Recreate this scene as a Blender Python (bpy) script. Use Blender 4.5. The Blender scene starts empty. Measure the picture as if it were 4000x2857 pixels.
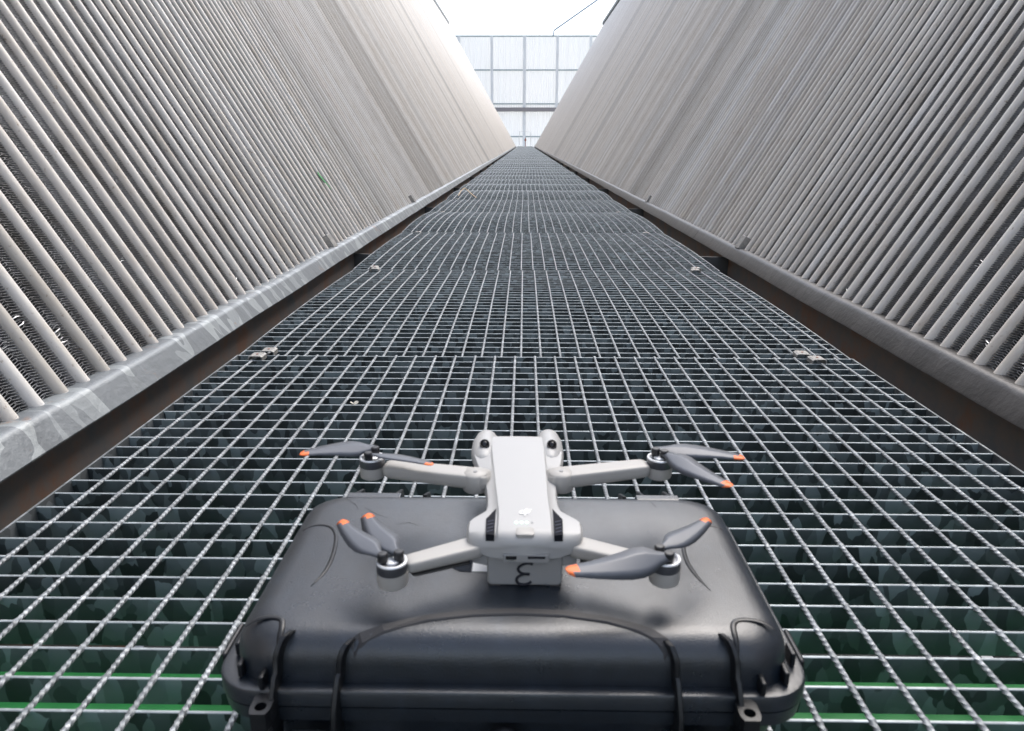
import bpy, bmesh, math, random
from mathutils import Vector, Matrix
R = math.radians
random.seed(7)
C = bpy.context.scene.collection
sc = bpy.context.scene

# ---------------------------------------------------------------- camera
H = 0.396
cam_d = bpy.data.cameras.new('camera'); cam = bpy.data.objects.new('camera', cam_d); C.objects.link(cam)
pitch, yaw, roll = 0.2943, -0.0157, 0.0017
cp, sp, cy, sy = math.cos(pitch), math.sin(pitch), math.cos(yaw), math.sin(yaw)
Fv = Vector((sy*cp, cy*cp, -sp)); Rv = Vector((cy, -sy, 0)); Uv = Rv.cross(Fv)
Rr = math.cos(roll)*Rv + math.sin(roll)*Uv; Ur = -math.sin(roll)*Rv + math.cos(roll)*Uv
cam.matrix_world = Matrix(((Rr.x, Ur.x, -Fv.x, 0), (Rr.y, Ur.y, -Fv.y, 0), (Rr.z, Ur.z, -Fv.z, H), (0, 0, 0, 1)))
cam_d.sensor_width = 36; cam_d.lens = 26.01
cam_d.clip_start = 0.02; cam_d.clip_end = 3000
cam_d.dof.use_dof = True; cam_d.dof.focus_distance = 1.9; cam_d.dof.aperture_fstop = 16
sc.camera = cam

# ---------------------------------------------------------------- world, sun, exposure
SUN_EL, SUN_AZ = 54.0, 32.0      # azimuth measured from +Y (down the walkway) towards +X
w = bpy.data.worlds.new("World"); sc.world = w; w.use_nodes = True
nt = w.node_tree; bg = nt.nodes['Background']
sky = nt.nodes.new('ShaderNodeTexSky'); sky.sky_type = 'NISHITA'; sky.sun_disc = False
sky.sun_elevation = R(SUN_EL); sky.sun_rotation = R(SUN_AZ); sky.dust_density = 3.0; sky.air_density = 1.0; sky.ozone_density = 1.0
hs = nt.nodes.new('ShaderNodeHueSaturation'); hs.inputs['Saturation'].default_value = 0.60
nt.links.new(sky.outputs[0], hs.inputs['Color']); nt.links.new(hs.outputs[0], bg.inputs[0]); bg.inputs[1].default_value = 0.15
sd = bpy.data.lights.new('sun', 'SUN'); sd.energy = 0.8; sd.angle = R(50); sd.color = (1.0, 0.97, 0.93)
so = bpy.data.objects.new('sun', sd); C.objects.link(so)
dirv = Vector((math.sin(R(SUN_AZ))*math.cos(R(SUN_EL)), math.cos(R(SUN_AZ))*math.cos(R(SUN_EL)), math.sin(R(SUN_EL))))
so.rotation_euler = dirv.to_track_quat('Z', 'Y').to_euler()
sc.view_settings.view_transform = 'Standard'; sc.view_settings.look = 'None'; sc.view_settings.exposure = 1.25
sc.view_settings.gamma = 1; sc.view_settings.use_curve_mapping = False

# ---------------------------------------------------------------- materials
def mat(name, col, rough=0.5, metal=0.0, spec=0.5, emit=None, es=0):
    m = bpy.data.materials.new(name); m.use_nodes = True
    b = m.node_tree.nodes['Principled BSDF']
    b.inputs['Base Color'].default_value = (*col, 1); b.inputs['Roughness'].default_value = rough
    b.inputs['Metallic'].default_value = metal; b.inputs['Specular IOR Level'].default_value = spec
    if emit: b.inputs['Emission Color'].default_value = (*emit, 1); b.inputs['Emission Strength'].default_value = es
    return m
class NT:
    def __init__(s, m): s.t = m.node_tree; s.b = s.t.nodes['Principled BSDF']
    def n(s, typ, **kw):
        x = s.t.nodes.new(typ)
        for k, v in kw.items():
            if k.startswith('i_'): x.inputs[k[2:].replace('_', ' ')].default_value = v
            else: setattr(x, k, v)
        return x
    def l(s, a, b): s.t.links.new(a, b)
    def coord(s, scale, src='Object'):
        if src == 'World': o = s.n('ShaderNodeNewGeometry').outputs['Position']
        else: o = s.n('ShaderNodeTexCoord').outputs[src]
        mp = s.n('ShaderNodeMapping'); mp.inputs['Scale'].default_value = scale; s.l(o, mp.inputs[0]); return mp.outputs[0]
    def noise(s, co, scale, detail=4, rough=.55):
        x = s.n('ShaderNodeTexNoise'); x.inputs['Scale'].default_value = scale; x.inputs['Detail'].default_value = detail
        x.inputs['Roughness'].default_value = rough; s.l(co, x.inputs['Vector']); return x.outputs['Fac']
    def ramp(s, fac, stops):
        x = s.n('ShaderNodeValToRGB'); e = x.color_ramp.elements
        while len(e) > 1: e.remove(e[-1])
        e[0].position = stops[0][0]; e[0].color = (*stops[0][1], 1)
        for p, c in stops[1:]: q = e.new(p); q.color = (*c, 1)
        s.l(fac, x.inputs[0]); return x.outputs[0]
    def mix(s, fac, a, b, mode='MIX'):
        x = s.n('ShaderNodeMix'); x.data_type = 'RGBA'; x.blend_type = mode
        for v, k in ((fac, 0), (a, 6), (b, 7)):
            if hasattr(v, 'is_linked'): s.l(v, x.inputs[k])
            else: x.inputs[k].default_value = v if k == 0 else (*v, 1)
        return x.outputs[2]
    def bump(s, h, strength, dist):
        x = s.n('ShaderNodeBump'); x.inputs['Strength'].default_value = strength; x.inputs['Distance'].default_value = dist
        s.l(h, x.inputs['Height']); s.l(x.outputs[0], s.b.inputs['Normal'])
def g(v): return (v, v, v)

# dull aluminium tubes: each tube its own tone, dirt that runs down the slope, wide weathered bands along the wall
def tube_material(side):
    m = mat('dull_aluminium_tube', (.5, .48, .45), .5, .0, .5); N = NT(m)
    pos = N.n('ShaderNodeNewGeometry').outputs['Position']; sx = N.n('ShaderNodeSeparateXYZ'); N.l(pos, sx.inputs[0])
    mu = N.n('ShaderNodeMath', operation='MULTIPLY'); mu.inputs[1].default_value = 1/.057292; N.l(sx.outputs[1], mu.inputs[0])
    ad = N.n('ShaderNodeMath', operation='ADD'); ad.inputs[1].default_value = (-.61/.057292) % 1 + 0.0; N.l(mu.outputs[0], ad.inputs[0])
    fl = N.n('ShaderNodeMath', operation='FLOOR'); N.l(ad.outputs[0], fl.inputs[0])
    wn = N.n('ShaderNodeTexWhiteNoise', noise_dimensions='1D'); N.l(fl.outputs[0], wn.inputs['W'])
    c = N.ramp(wn.outputs['Value'], [(0, (.52, .49, .445)), (.25, (.64, .605, .56)), (.7, (.70, .67, .625)), (1, (.74, .725, .70))])
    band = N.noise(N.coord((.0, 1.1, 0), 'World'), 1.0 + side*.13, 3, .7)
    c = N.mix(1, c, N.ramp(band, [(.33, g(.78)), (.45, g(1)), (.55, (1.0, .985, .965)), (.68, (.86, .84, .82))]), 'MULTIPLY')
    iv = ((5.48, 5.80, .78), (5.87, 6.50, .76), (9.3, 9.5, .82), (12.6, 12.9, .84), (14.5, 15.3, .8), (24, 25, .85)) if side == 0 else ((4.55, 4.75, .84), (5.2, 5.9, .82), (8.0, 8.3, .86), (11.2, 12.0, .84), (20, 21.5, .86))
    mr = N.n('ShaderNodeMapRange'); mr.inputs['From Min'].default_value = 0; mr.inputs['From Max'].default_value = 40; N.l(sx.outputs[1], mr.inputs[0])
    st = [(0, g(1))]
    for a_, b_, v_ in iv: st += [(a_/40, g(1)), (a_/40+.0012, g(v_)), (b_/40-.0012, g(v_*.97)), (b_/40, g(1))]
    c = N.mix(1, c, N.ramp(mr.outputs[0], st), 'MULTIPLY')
    d = N.noise(N.coord((3, 9, 3), 'World'), 3, 6, .65)
    c = N.mix(1, c, N.ramp(d, [(.3, (.86, .82, .77)), (.5, g(1)), (.72, (1.03, 1.03, 1.03))]), 'MULTIPLY')
    s = N.noise(N.coord((30, 60, 30), 'World'), 3, 3, .6)
    c = N.mix(1, c, N.ramp(s, [(.26, (.62, .55, .48)), (.36, g(1))]), 'MULTIPLY')
    N.l(c, N.b.inputs['Base Color'])
    N.l(N.ramp(d, [(.3, g(.6)), (.7, g(.42))]), N.b.inputs['Roughness'])
    N.bump(s, .15, .001)
    return m
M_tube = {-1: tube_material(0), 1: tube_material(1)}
M_fin = mat('fin_aluminium', (.36, .37, .38), .45, .4); N = NT(M_fin)
c = N.noise(N.coord((1, 1, 1), 'World'), 9, 4)
N.l(N.ramp(c, [(.3, (.17, .165, .16)), (.6, (.34, .35, .37)), (.8, (.42, .44, .47))]), N.b.inputs['Base Color'])
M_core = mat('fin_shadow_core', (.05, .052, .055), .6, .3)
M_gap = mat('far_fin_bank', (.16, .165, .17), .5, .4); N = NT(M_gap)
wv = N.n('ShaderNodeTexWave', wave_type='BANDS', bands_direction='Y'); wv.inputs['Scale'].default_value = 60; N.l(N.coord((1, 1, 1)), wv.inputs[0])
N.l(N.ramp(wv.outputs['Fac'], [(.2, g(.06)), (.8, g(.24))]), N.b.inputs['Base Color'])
M_bright = mat('bent_fin_silver', (.45, .46, .47), .4, .7)

# galvanised steel with spangle
def galv(name, base, cell, lo, hi, rough=.4, metal=.85, stretch=(1, 1, 1), src='Object', green=0.):
    m = mat(name, base, rough, metal); N = NT(m)
    co = N.coord(stretch, src)
    nz = N.n('ShaderNodeTexNoise'); nz.inputs['Scale'].default_value = cell*.8; nz.inputs['Detail'].default_value = 2; N.l(co, nz.inputs['Vector'])
    va = N.n('ShaderNodeVectorMath', operation='MULTIPLY_ADD'); va.inputs[1].default_value = (1.2/cell,)*3
    N.l(nz.outputs['Color'], va.inputs[0]); N.l(co, va.inputs[2])
    v = N.n('ShaderNodeTexVoronoi', feature='F1'); v.inputs['Scale'].default_value = cell; N.l(va.outputs[0], v.inputs['Vector'])
    sp_ = N.n('ShaderNodeSeparateColor'); N.l(v.outputs['Color'], sp_.inputs[0])
    c = N.ramp(sp_.outputs[0], [(0, tuple(x*lo for x in base)), (.55, tuple(x*(lo+(hi-lo)*.3) for x in base)), (.8, tuple(x*(lo+(hi-lo)*.55) for x in base)), (1, tuple(x*hi for x in base))])
    if green:
        c = N.mix(N.ramp(sp_.outputs[1], [(.5, g(0)), (1, g(green))]), c, (base[0]*.75, base[1]*1.15, base[2]*.95))
    N.l(c, N.b.inputs['Base Color'])
    r = N.ramp(sp_.outputs[1], [(0, g(rough-.1)), (1, g(rough+.12))]); N.l(r, N.b.inputs['Roughness'])
    return m, N, co
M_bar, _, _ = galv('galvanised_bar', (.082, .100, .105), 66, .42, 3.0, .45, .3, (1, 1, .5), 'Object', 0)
M_bartop, _, _ = galv('worn_lit_bar_edge', (.38, .42, .435), 120, .8, 1.15, .5, .4)  # worn top edges, with light from above also put into their pale colour
M_rod, N, co = galv('galvanised_rod', (.28, .30, .315), 160, .7, 1.3, .5, .35, (1, .5, 1))
N.bump(N.noise(co, 500, 3), .35, .0006)
M_band, _, _ = galv('galvanised_band', (.25, .27, .28), 40, .55, 1.2, .5, .5)
M_clip, _, _ = galv('clip_zinc', (.34, .33, .31), 90, .8, 1.1, .55, .2)
# bottom header: long drips of zinc and paint running down the face
def header_mat(name, base, streak, amount, warm):
    m = mat(name, base, .42, .25); N = NT(m)
    co = N.coord((1, 26, .55), 'World'); a = N.noise(co, 1.0, 5, .6)
    v = N.n('ShaderNodeTexVoronoi', feature='F1'); v.inputs['Scale'].default_value = 1.0; 
    nw = N.n('ShaderNodeTexNoise'); nw.inputs['Scale'].default_value = 14; N.l(N.coord((1, 1, 1), 'World'), nw.inputs['Vector'])
    vm = N.n('ShaderNodeVectorMath', operation='MULTIPLY_ADD'); vm.inputs[1].default_value = (.0, 1.3, 1.3); N.l(nw.outputs['Color'], vm.inputs[0]); N.l(N.coord((1, 34, 13), 'World'), vm.inputs[2]); N.l(vm.outputs[0], v.inputs['Vector'])
    s_ = N.n('ShaderNodeSeparateColor'); N.l(v.outputs['Color'], s_.inputs[0])
    c = N.mix(N.ramp(s_.outputs[0], [(.58, g(0)), (.62, g(amount*.5)), (.80, g(amount*.55)), (.83, g(amount))]), base, streak)
    c = N.mix(1, c, N.ramp(a, [(.3, g(.8)), (.5, g(1)), (.75, g(1.12))]), 'MULTIPLY')
    r = N.noise(N.coord((9, 9, 9), 'World'), 1.3, 6, .7)
    c = N.mix(N.ramp(r, [(.62, g(0)), (.72, g(warm))]), c, (.30, .17, .10))
    N.l(c, N.b.inputs['Base Color']); N.bump(N.noise(N.coord((1, 1, 1), 'World'), 90, 5), .5, .0018)
    return m
M_head = {-1: header_mat('zinc_header_streaked', (.18, .195, .205), (.34, .365, .37), .9, .8),
          1: header_mat('dark_header_painted', (.05, .047, .045), (.075, .07, .067), .6, .15)}
M_web = mat('rusty_dark_web', (.06, .05, .045), .7, .2); N = NT(M_web)
r1 = N.noise(N.coord((1, 1, 1), 'World'), 7, 8, .7)
N.l(N.ramp(r1, [(.35, (.16, .165, .17)), (.5, (.22, .18, .16)), (.62, (.27, .15, .10)), (.75, (.2, .2, .2))]), N.b.inputs['Base Color'])
M_gusset = mat('dark_steel_gusset', (.09, .09, .09), .6, .3)
M_green = mat('green_paint', (.03, .42, .10), .55); N = NT(M_green)
N.l(N.ramp(N.noise(N.coord((1, 1, 1), 'World'), 4, 5), [(.3, (.012, .19, .040)), (.7, (.02, .27, .062))]), N.b.inputs['Base Color'])
M_steel = mat('pale_painted_steel', (.5, .5, .48), .5); N = NT(M_steel)
N.l(N.ramp(N.noise(N.coord((2, 2, .4), 'World'), 3, 5), [(.35, (.78, .78, .76)), (.6, (.86, .87, .86))]), N.b.inputs['Base Color'])
M_sheet = mat('white_profiled_sheet', (.80, .83, .84), .55); N = NT(M_sheet)
N.l(N.ramp(N.noise(N.coord((3, 1, .12), 'World'), 1.2, 5), [(.35, (.84, .83, .80)), (.65, (.93, .92, .89))]), N.b.inputs['Base Color'])
tr = N.n('ShaderNodeBsdfTranslucent'); tr.inputs[0].default_value = (.86, .88, .88, 1); mx = N.n('ShaderNodeMixShader'); mx.inputs[0].default_value = .33
outn = M_sheet.node_tree.nodes['Material Output']; N.l(N.b.outputs[0], mx.inputs[1]); N.l(tr.outputs[0], mx.inputs[2]); N.l(mx.outputs[0], outn.inputs[0])
M_girt = mat('teal_grey_girt', (.36, .43, .44), .6)
M_girtd = mat('grey_brown_cross_beam', (.30, .28, .28), .6)
M_dsteel = mat('dark_edge_steel', (.10, .11, .12), .5, .4)
M_bsteel = mat('bluish_pole_steel', (.35, .42, .50), .4, .5)
M_red = mat('rusty_red', (.25, .08, .05), .6)
M_twig = mat('dry_straw', (.55, .42, .28), .8)
M_leaf = mat('dry_leaf', (.50, .48, .42), .8)

# hard case plastic
def plastic(name, col, rough, bscale, bstr, spec=.5, scuff=0.):
    m = mat(name, col, rough, 0, spec); N = NT(m); co = N.coord((1, 1, 1))
    N.bump(N.noise(co, bscale, 3, .6), bstr, .0006)
    if scuff:
        a = N.noise(co, 16, 6, .7)
        N.l(N.ramp(a, [(.35, g(rough-.06)), (.6, g(rough+.03)), (.75, g(rough+.14))]), N.b.inputs['Roughness'])
        b = N.noise(N.coord((1, .4, 1)), 60, 5, .75)
        N.l(N.ramp(b, [(.35, tuple(x*.6 for x in col)), (.6, col), (.76, tuple(x*1.9+.003 for x in col))]), N.b.inputs['Base Color'])
    return m
M_case = plastic('black_case_plastic', (.009, .015, .024), .32, 900, .4, .95, 1)  # blue in the black base stands in for sky reflected on the lid
M_case2 = plastic('black_case_trim', (.007, .008, .010), .33, 900, .25, .5)
M_ridge = plastic('matte_ridge_plastic', (.035, .034, .036), .5, 900, .3)
M_hole = mat('deep_black', (.004, .004, .005), .8)
M_scr = mat('scuff_mark', (.012, .012, .012), .7)
M_white = plastic('light_grey_drone_shell', (.425, .423, .415), .42, 2500, .06)
M_shell2 = plastic('warm_grey_drone_arm', (.42, .405, .38), .46, 2500, .06)
M_belly = plastic('mid_grey_battery', (.31, .31, .305), .5, 2500, .06)
M_under = mat('dark_grey_rubber', (.05, .047, .045), .6)
M_blade = mat('grey_propeller', (.115, .125, .145), .42)
M_orange = mat('orange_tip', (.95, .20, .05), .5)
M_mband = mat('motor_band', (.16, .165, .18), .35, .7)
M_rim = mat('motor_rim', (.85, .86, .87), .3, .3)
M_copper = mat('copper_winding', (.35, .10, .04), .4, .6)
M_black = mat('black_hinge', (.018, .018, .02), .4)
M_lens = mat('lens_glass', (.004, .004, .006), .08)
M_ring = mat('lens_ring', (.03, .03, .03), .4)
M_vent = mat('vent_dark', (.012, .013, .018), .8, 0, .15)
M_ventrib = mat('vent_rib', (.05, .055, .08), .7, 0, .3)
M_logo = mat('white_print', (.98, .98, .98), .4, emit=(1, 1, 1), es=.0)
M_led = mat('lit_led', (.6, .9, .75), .3, emit=(.45, 1, .70), es=1.1)
M_ledoff = mat('unlit_led', (.30, .30, .30), .5)
M_metalport = mat('port_metal', (.75, .75, .72), .3, 1)
M_marker = mat('black_marker_ink', (.012, .012, .02), .6)
M_patchw = mat('patch_white', (.85, .86, .86), .4)
M_patchd = mat('patch_dark', (.02, .025, .035), .12)

# ---------------------------------------------------------------- mesh helpers
class MB:
    def __init__(s): s.v = []; s.f = []; s.mi = []; s.cur = 0
    def add(s, vs, fs):
        o = len(s.v); s.v += [tuple(p) for p in vs]; s.f += [tuple(i+o for i in f) for f in fs]; s.mi += [s.cur]*len(fs); return s
    def box(s, lo, hi):
        x0, y0, z0 = lo; x1, y1, z1 = hi
        return s.add([(x0,y0,z0),(x1,y0,z0),(x1,y1,z0),(x0,y1,z0),(x0,y0,z1),(x1,y0,z1),(x1,y1,z1),(x0,y1,z1)],
                     [(0,3,2,1),(4,5,6,7),(0,1,5,4),(1,2,6,5),(2,3,7,6),(3,0,4,7)])
    def rings(s, rings, caps=True, closed=True):
        n = len(rings[0]); vs = [p for r in rings for p in r]; fs = []
        for i in range(len(rings)-1):
            for j in range(n if closed else n-1):
                k = (j+1) % n; fs.append((i*n+j, i*n+k, (i+1)*n+k, (i+1)*n+j))
        if caps: fs.append(tuple(reversed(range(n)))); fs.append(tuple((len(rings)-1)*n+j for j in range(n)))
        return s.add(vs, fs)
    def tube(s, pts, r, n=8, flat=1.0, up=Vector((0, 0, 1))):
        pts = [Vector(p) for p in pts]; rs = []
        for i, p in enumerate(pts):
            t = (pts[min(i+1, len(pts)-1)] - pts[max(i-1, 0)]).normalized()
            a = t.cross(up); a = a.normalized() if a.length > 1e-4 else Vector((1, 0, 0)); b = a.cross(t)
            rr = r[i] if isinstance(r, (list, tuple)) else r
            rs.append([p + a*math.cos(2*math.pi*k/n)*rr + b*math.sin(2*math.pi*k/n)*rr*flat for k in range(n)])
        return s.rings(rs)
    def prism(s, poly, axis, a, b):
        def P(u, v, t): return {'x': (t, u, v), 'y': (u, t, v), 'z': (u, v, t)}[axis]
        return s.rings([[P(u, v, a) for u, v in poly], [P(u, v, b) for u, v in poly]])
    def lathe(s, c, prof, n=24):
        return s.rings([[(c[0]+r*math.cos(2*math.pi*k/n), c[1]+r*math.sin(2*math.pi*k/n), c[2]+z) for k in range(n)] for r, z in prof])
    def build(s, name, m, parent=None, smooth=False, recalc=True, bevel=0, sub=0, auto=None):
        me = bpy.data.meshes.new(name); me.from_pydata(s.v, [], s.f)
        for x in (m if isinstance(m, (list, tuple)) else [m]): me.materials.append(x)
        if recalc:
            bm = bmesh.new(); bm.from_mesh(me); bmesh.ops.recalc_face_normals(bm, faces=bm.faces); bm.to_mesh(me); bm.free()
        me.polygons.foreach_set('material_index', s.mi)
        if smooth: me.polygons.foreach_set('use_smooth', [True]*len(me.polygons))
        if auto is not None: me.set_sharp_from_angle(angle=R(auto))
        me.update()
        o = bpy.data.objects.new(name, me); C.objects.link(o)
        if parent: o.parent = parent
        if bevel:
            b = o.modifiers.new('bevel', 'BEVEL'); b.width = bevel; b.segments = 3; b.limit_method = 'ANGLE'; b.angle_limit = R(35)
        if sub: q = o.modifiers.new('sub', 'SUBSURF'); q.levels = sub; q.render_levels = sub
        return o
def tag(o, label=None, cat=None, group=None, kind=None):
    for k, v in (('label', label), ('category', cat), ('group', group), ('kind', kind)):
        if v: o[k] = v
    return o
def empty(name, loc=(0, 0, 0), label=None, cat=None, group=None, mtx=None):
    o = bpy.data.objects.new(name, None); C.objects.link(o); o.location = loc; o.empty_display_size = .05
    if mtx is not None: o.matrix_world = mtx
    return tag(o, label, cat, group)
def cp_obj(o, parent=None, loc=None):
    c = o.copy(); C.objects.link(c); c.parent = parent
    if loc is not None: c.location = loc
    return c
ORD = ['first','second','third','fourth','fifth','sixth','seventh','eighth','ninth','tenth','eleventh','twelfth','thirteenth','fourteenth']

# ================================================================ SETTING: decks below
b = MB(); b.box((-.66, -1.2, -.46), (.79, 66, -.45)); tag(b.build('lower_deck_floor', mat('dark_lower_deck', (.05, .055, .055), .7)), kind='structure')
b = MB(); b.box((-.655, .38, -.060), (.785, .548, -.036)); b.build('top_plate', M_green); gbeam = bpy.data.objects['top_plate']
b = MB(); b.box((-.655, .530, -.30), (.785, .540, -.0601)); b.build('front_web', M_green)
gb = bpy.data.objects.new('green_cross_beam', None); C.objects.link(gb); gb['label'] = 'bright green painted steel beam seen through the grating beside the case'; gb['category'] = 'beam'
for q in ('top_plate', 'front_web'): bpy.data.objects[q].parent = gb
b = MB(); b.box((-60, -40, -6.1), (60, 140, -6.0)); gm = mat('concrete_ground', (.30, .30, .29), .9); N = NT(gm)
N.l(N.ramp(N.noise(N.coord((1,1,1),'World'), .6, 6), [(.3, g(.22)), (.7, g(.34))]), N.b.inputs['Base Color'])
tag(b.build('ground', gm), kind='structure')

# ================================================================ TUBE WALLS
PITCH = 2.75/48; TW = .0095; LEN = 10.0; YS = .61
c30, s30 = math.cos(R(30)), math.sin(R(30))
BASE = {-1: (-.694, .035), 1: (.81, .020)}
def tube_prof(depth):
    pr = [(TW, -depth)] + [(TW*math.cos(a), TW*.95*math.sin(a)) for a in [R(x) for x in (0, 25, 50, 70, 90, 110, 130, 155, 180)]] + [(-TW, -depth)]
    return pr
def add_tube_geo(mb, x, depth, segs=1, y0=-.02, wob=0.):
    pr = tube_prof(depth); rs = []
    for i in range(segs+1):
        y = y0 + (LEN-y0)*i/segs; dx = wob*math.sin(i*1.7+x*40)*.5 + wob*math.sin(i*.6+x*90)
        rs.append([(x+dx+px, y, pz) for px, pz in pr])
    mb.rings(rs)
tube_meshes = []
def near_tube(side):
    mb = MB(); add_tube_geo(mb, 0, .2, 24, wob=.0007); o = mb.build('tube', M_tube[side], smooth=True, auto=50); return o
def fin_strip(side):
    gapw = PITCH - 2*TW; mb = MB(); hw = gapw/2; wl = .0044; n = int(LEN/wl); t = .00028
    vs = []; fs = []
    rnd = random.Random(3+side)
    for k in range(n):
        y = k*wl
        for s in (-1, 1):
            # one fold: a thin corrugated leaf, its front edge slanting from the tube to the seam in the middle
            ya, yb = y + rnd.uniform(-.0002, .0002), y + wl*.85 + rnd.uniform(-.0003, .0003)
            xa, xb = s*hw, s*.0008; o = len(vs)
            zf = -.0015 + rnd.uniform(-.0006, .0006)
            vs += [(xa, ya-t, zf), (xb, yb-t, zf), (xb, yb+t, zf), (xa, ya+t, zf), (xa, ya-t, -.05), (xb, yb-t, -.05), (xb, yb+t, -.05), (xa, ya+t, -.05)]
            fs += [(o, o+1, o+2, o+3), (o, o+4, o+5, o+1), (o+3, o+2, o+6, o+7)]
            # fold back along the tube or along the seam
            xe = xa if k % 2 else xb; ye = ya if k % 2 else yb; o = len(vs)
            vs += [(xe, ye, zf), (xe, ye+wl, zf), (xe-s*.0006*(1 if k % 2 else -1), ye+wl, zf), (xe-s*.0006*(1 if k % 2 else -1), ye, zf)]
            fs += [(o, o+1, o+2, o+3)]
    mb.add(vs, fs)
    return mb.build('fin_strip', M_fin, recalc=False)
NEAR_B = 2          # bundles (besides the one beside the camera) whose tubes are single parts
side_word = {-1: 'left', 1: 'right'}
heads = {-1: 'streaked pale zinc', 1: 'dark grey painted'}
def header_profile(side):
    if side < 0: P = [(-.735, .030), (-.700, .0345), (-.674, .0355), (-.667, .0345), (-.662, .0315), (-.659, .0275), (-.648, .0120), (-.637, -.0030), (-.6375, -.0055), (-.6415, -.0045), (-.660, .018), (-.672, .020), (-.735, .012)]
    else: P = [(.855, .017), (.812, .0205), (.798, .0215), (.790, .0205), (.7845, .0165), (.781, .0115), (.7605, -.0185), (.7595, -.0215), (.7625, -.0225), (.766, -.0195), (.786, .008), (.80, .010), (.855, .003)]
    return P
protos = {}
def bundle(side, k):
    y0 = YS + 2.75*k
    bx, bz = BASE[side]
    if side < 0: mtx = Matrix(((0, -s30, c30, bx), (1, 0, 0, y0), (0, c30, s30, bz), (0, 0, 0, 1)))
    else: mtx = Matrix(((0, s30, -c30, bx), (-1, 0, 0, y0+2.75), (0, c30, s30, bz), (0, 0, 0, 1)))
    near = -1 <= k <= NEAR_B-1
    if k < 0: lab = f'{side_word[side]} finned tube bundle beside the camera, closest to the bottom corner'
    elif k < 12: lab = f'{ORD[k]} finned tube bundle of the {side_word[side]} wall, counted away from the black case'
    else: lab = f'distant leaning finned tube bundle on the {side_word[side]} wall near the white sheet wall'
    e = empty('tube_bundle', mtx=mtx, label=lab, cat='tube bundle', group=f'finned tube bundles forming the {side_word[side]} wall')
    # bottom header segment in world coordinates relative to the root
    hb = MB(); P = header_profile(side); inv = mtx.inverted()
    ya, yb = y0 + .0015, y0 + 2.7485; n = 10
    rs = []
    for i in range(n+1):
        y = ya + (yb-ya)*i/n; dz = .0012*math.sin(i*2.1+k*1.3) if 0 < i < n else 0
        rs.append([inv @ Vector((x, y, z+dz)) for x, z in P])
    hb.rings(rs); hb.build('bottom_header', M_head[side], e, smooth=True, auto=42)
    # lower web
    wx = (-.668, -.676) if side < 0 else (.800, .808)
    xa, xb = sorted(wx); wb = MB()
    rs = [[inv @ Vector(p) for p in ((xa, y, -.44), (xb, y, -.44), (xb, y, .010 if side < 0 else .002), (xa, y, .010 if side < 0 else .002))] for y in (ya, yb)]
    wb.rings(rs); wb.build('web_plate', M_web, e)
    if near:
        for i in range(48):
            x = (i+.5)*PITCH
            if 'tube' not in protos.setdefault(side, {}):
                t = near_tube(side); t.parent = e; protos[side]['tube'] = t
            else: t = cp_obj(protos[side]['tube'], e)
            rr = random.Random(k*100+i+side*7)
            t.location = (x + rr.uniform(-.0009, .0009), 0, rr.uniform(-.0012, .0012)); t.rotation_euler = (0, 0, rr.uniform(-.00012, .00012))
        for i in range(48):
            if 'fin' not in protos[side]:
                t = fin_strip(side); t.parent = e; protos[side]['fin'] = t
            else: t = cp_obj(protos[side]['fin'], e)
            t.location = ((i+1)*PITCH, random.Random(i+k*31).uniform(-.002, .002), 0)
        cb = MB(); cb.box((0, -.01, -.075), (2.75, LEN, -.051)); cb.build('fin_shade_back', M_core, e)  # dark sheet behind the fins stands in for their deep shade
    else:
        if 'bank' not in protos.setdefault(side, {}):
            mb = MB(); rr = random.Random(side+50)
            for i in range(48): add_tube_geo(mb, (i+.5)*PITCH + rr.uniform(-.0008, .0008), .06, 1)
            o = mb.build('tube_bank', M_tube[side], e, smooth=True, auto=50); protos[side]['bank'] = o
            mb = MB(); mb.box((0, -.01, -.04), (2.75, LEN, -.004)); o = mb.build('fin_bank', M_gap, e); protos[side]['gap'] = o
        else:
            cp_obj(protos[side]['bank'], e); cp_obj(protos[side]['gap'], e)
    # steel side strips closing every second joint
    if False:
        x = 2.75 if side < 0 else 0
        fb = MB(); fb.box((x-.12, -.01, -.03), (x-.03, LEN, .0095)); fb.box((x-.005, -.01, -.03), (x+.13, LEN, .0092)); fb.build('side_strip', M_strip, e, bevel=.002)
    # little lug on the header
    lx = {-1: 2.03 if k == 0 else 1.30, 1: .60 if k == 0 else 1.2}[side]
    if k in (0, 1):
        lb = MB(); lb.box((lx-.024, -.012, -.002), (lx+.024, .040, .022)); lb.build('header_lug', M_clip, e, bevel=.002)
    return e
M_strip = mat('dull_side_strip', (.33, .335, .34), .55, .3); N = NT(M_strip)
N.l(N.ramp(N.noise(N.coord((2, 2, .6), 'World'), 2, 5), [(.3, (.26, .265, .27)), (.7, (.38, .385, .39))]), N.b.inputs['Base Color'])
for side in (-1, 1):
    for k in range(-1, 22): bundle(side, k)

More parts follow.
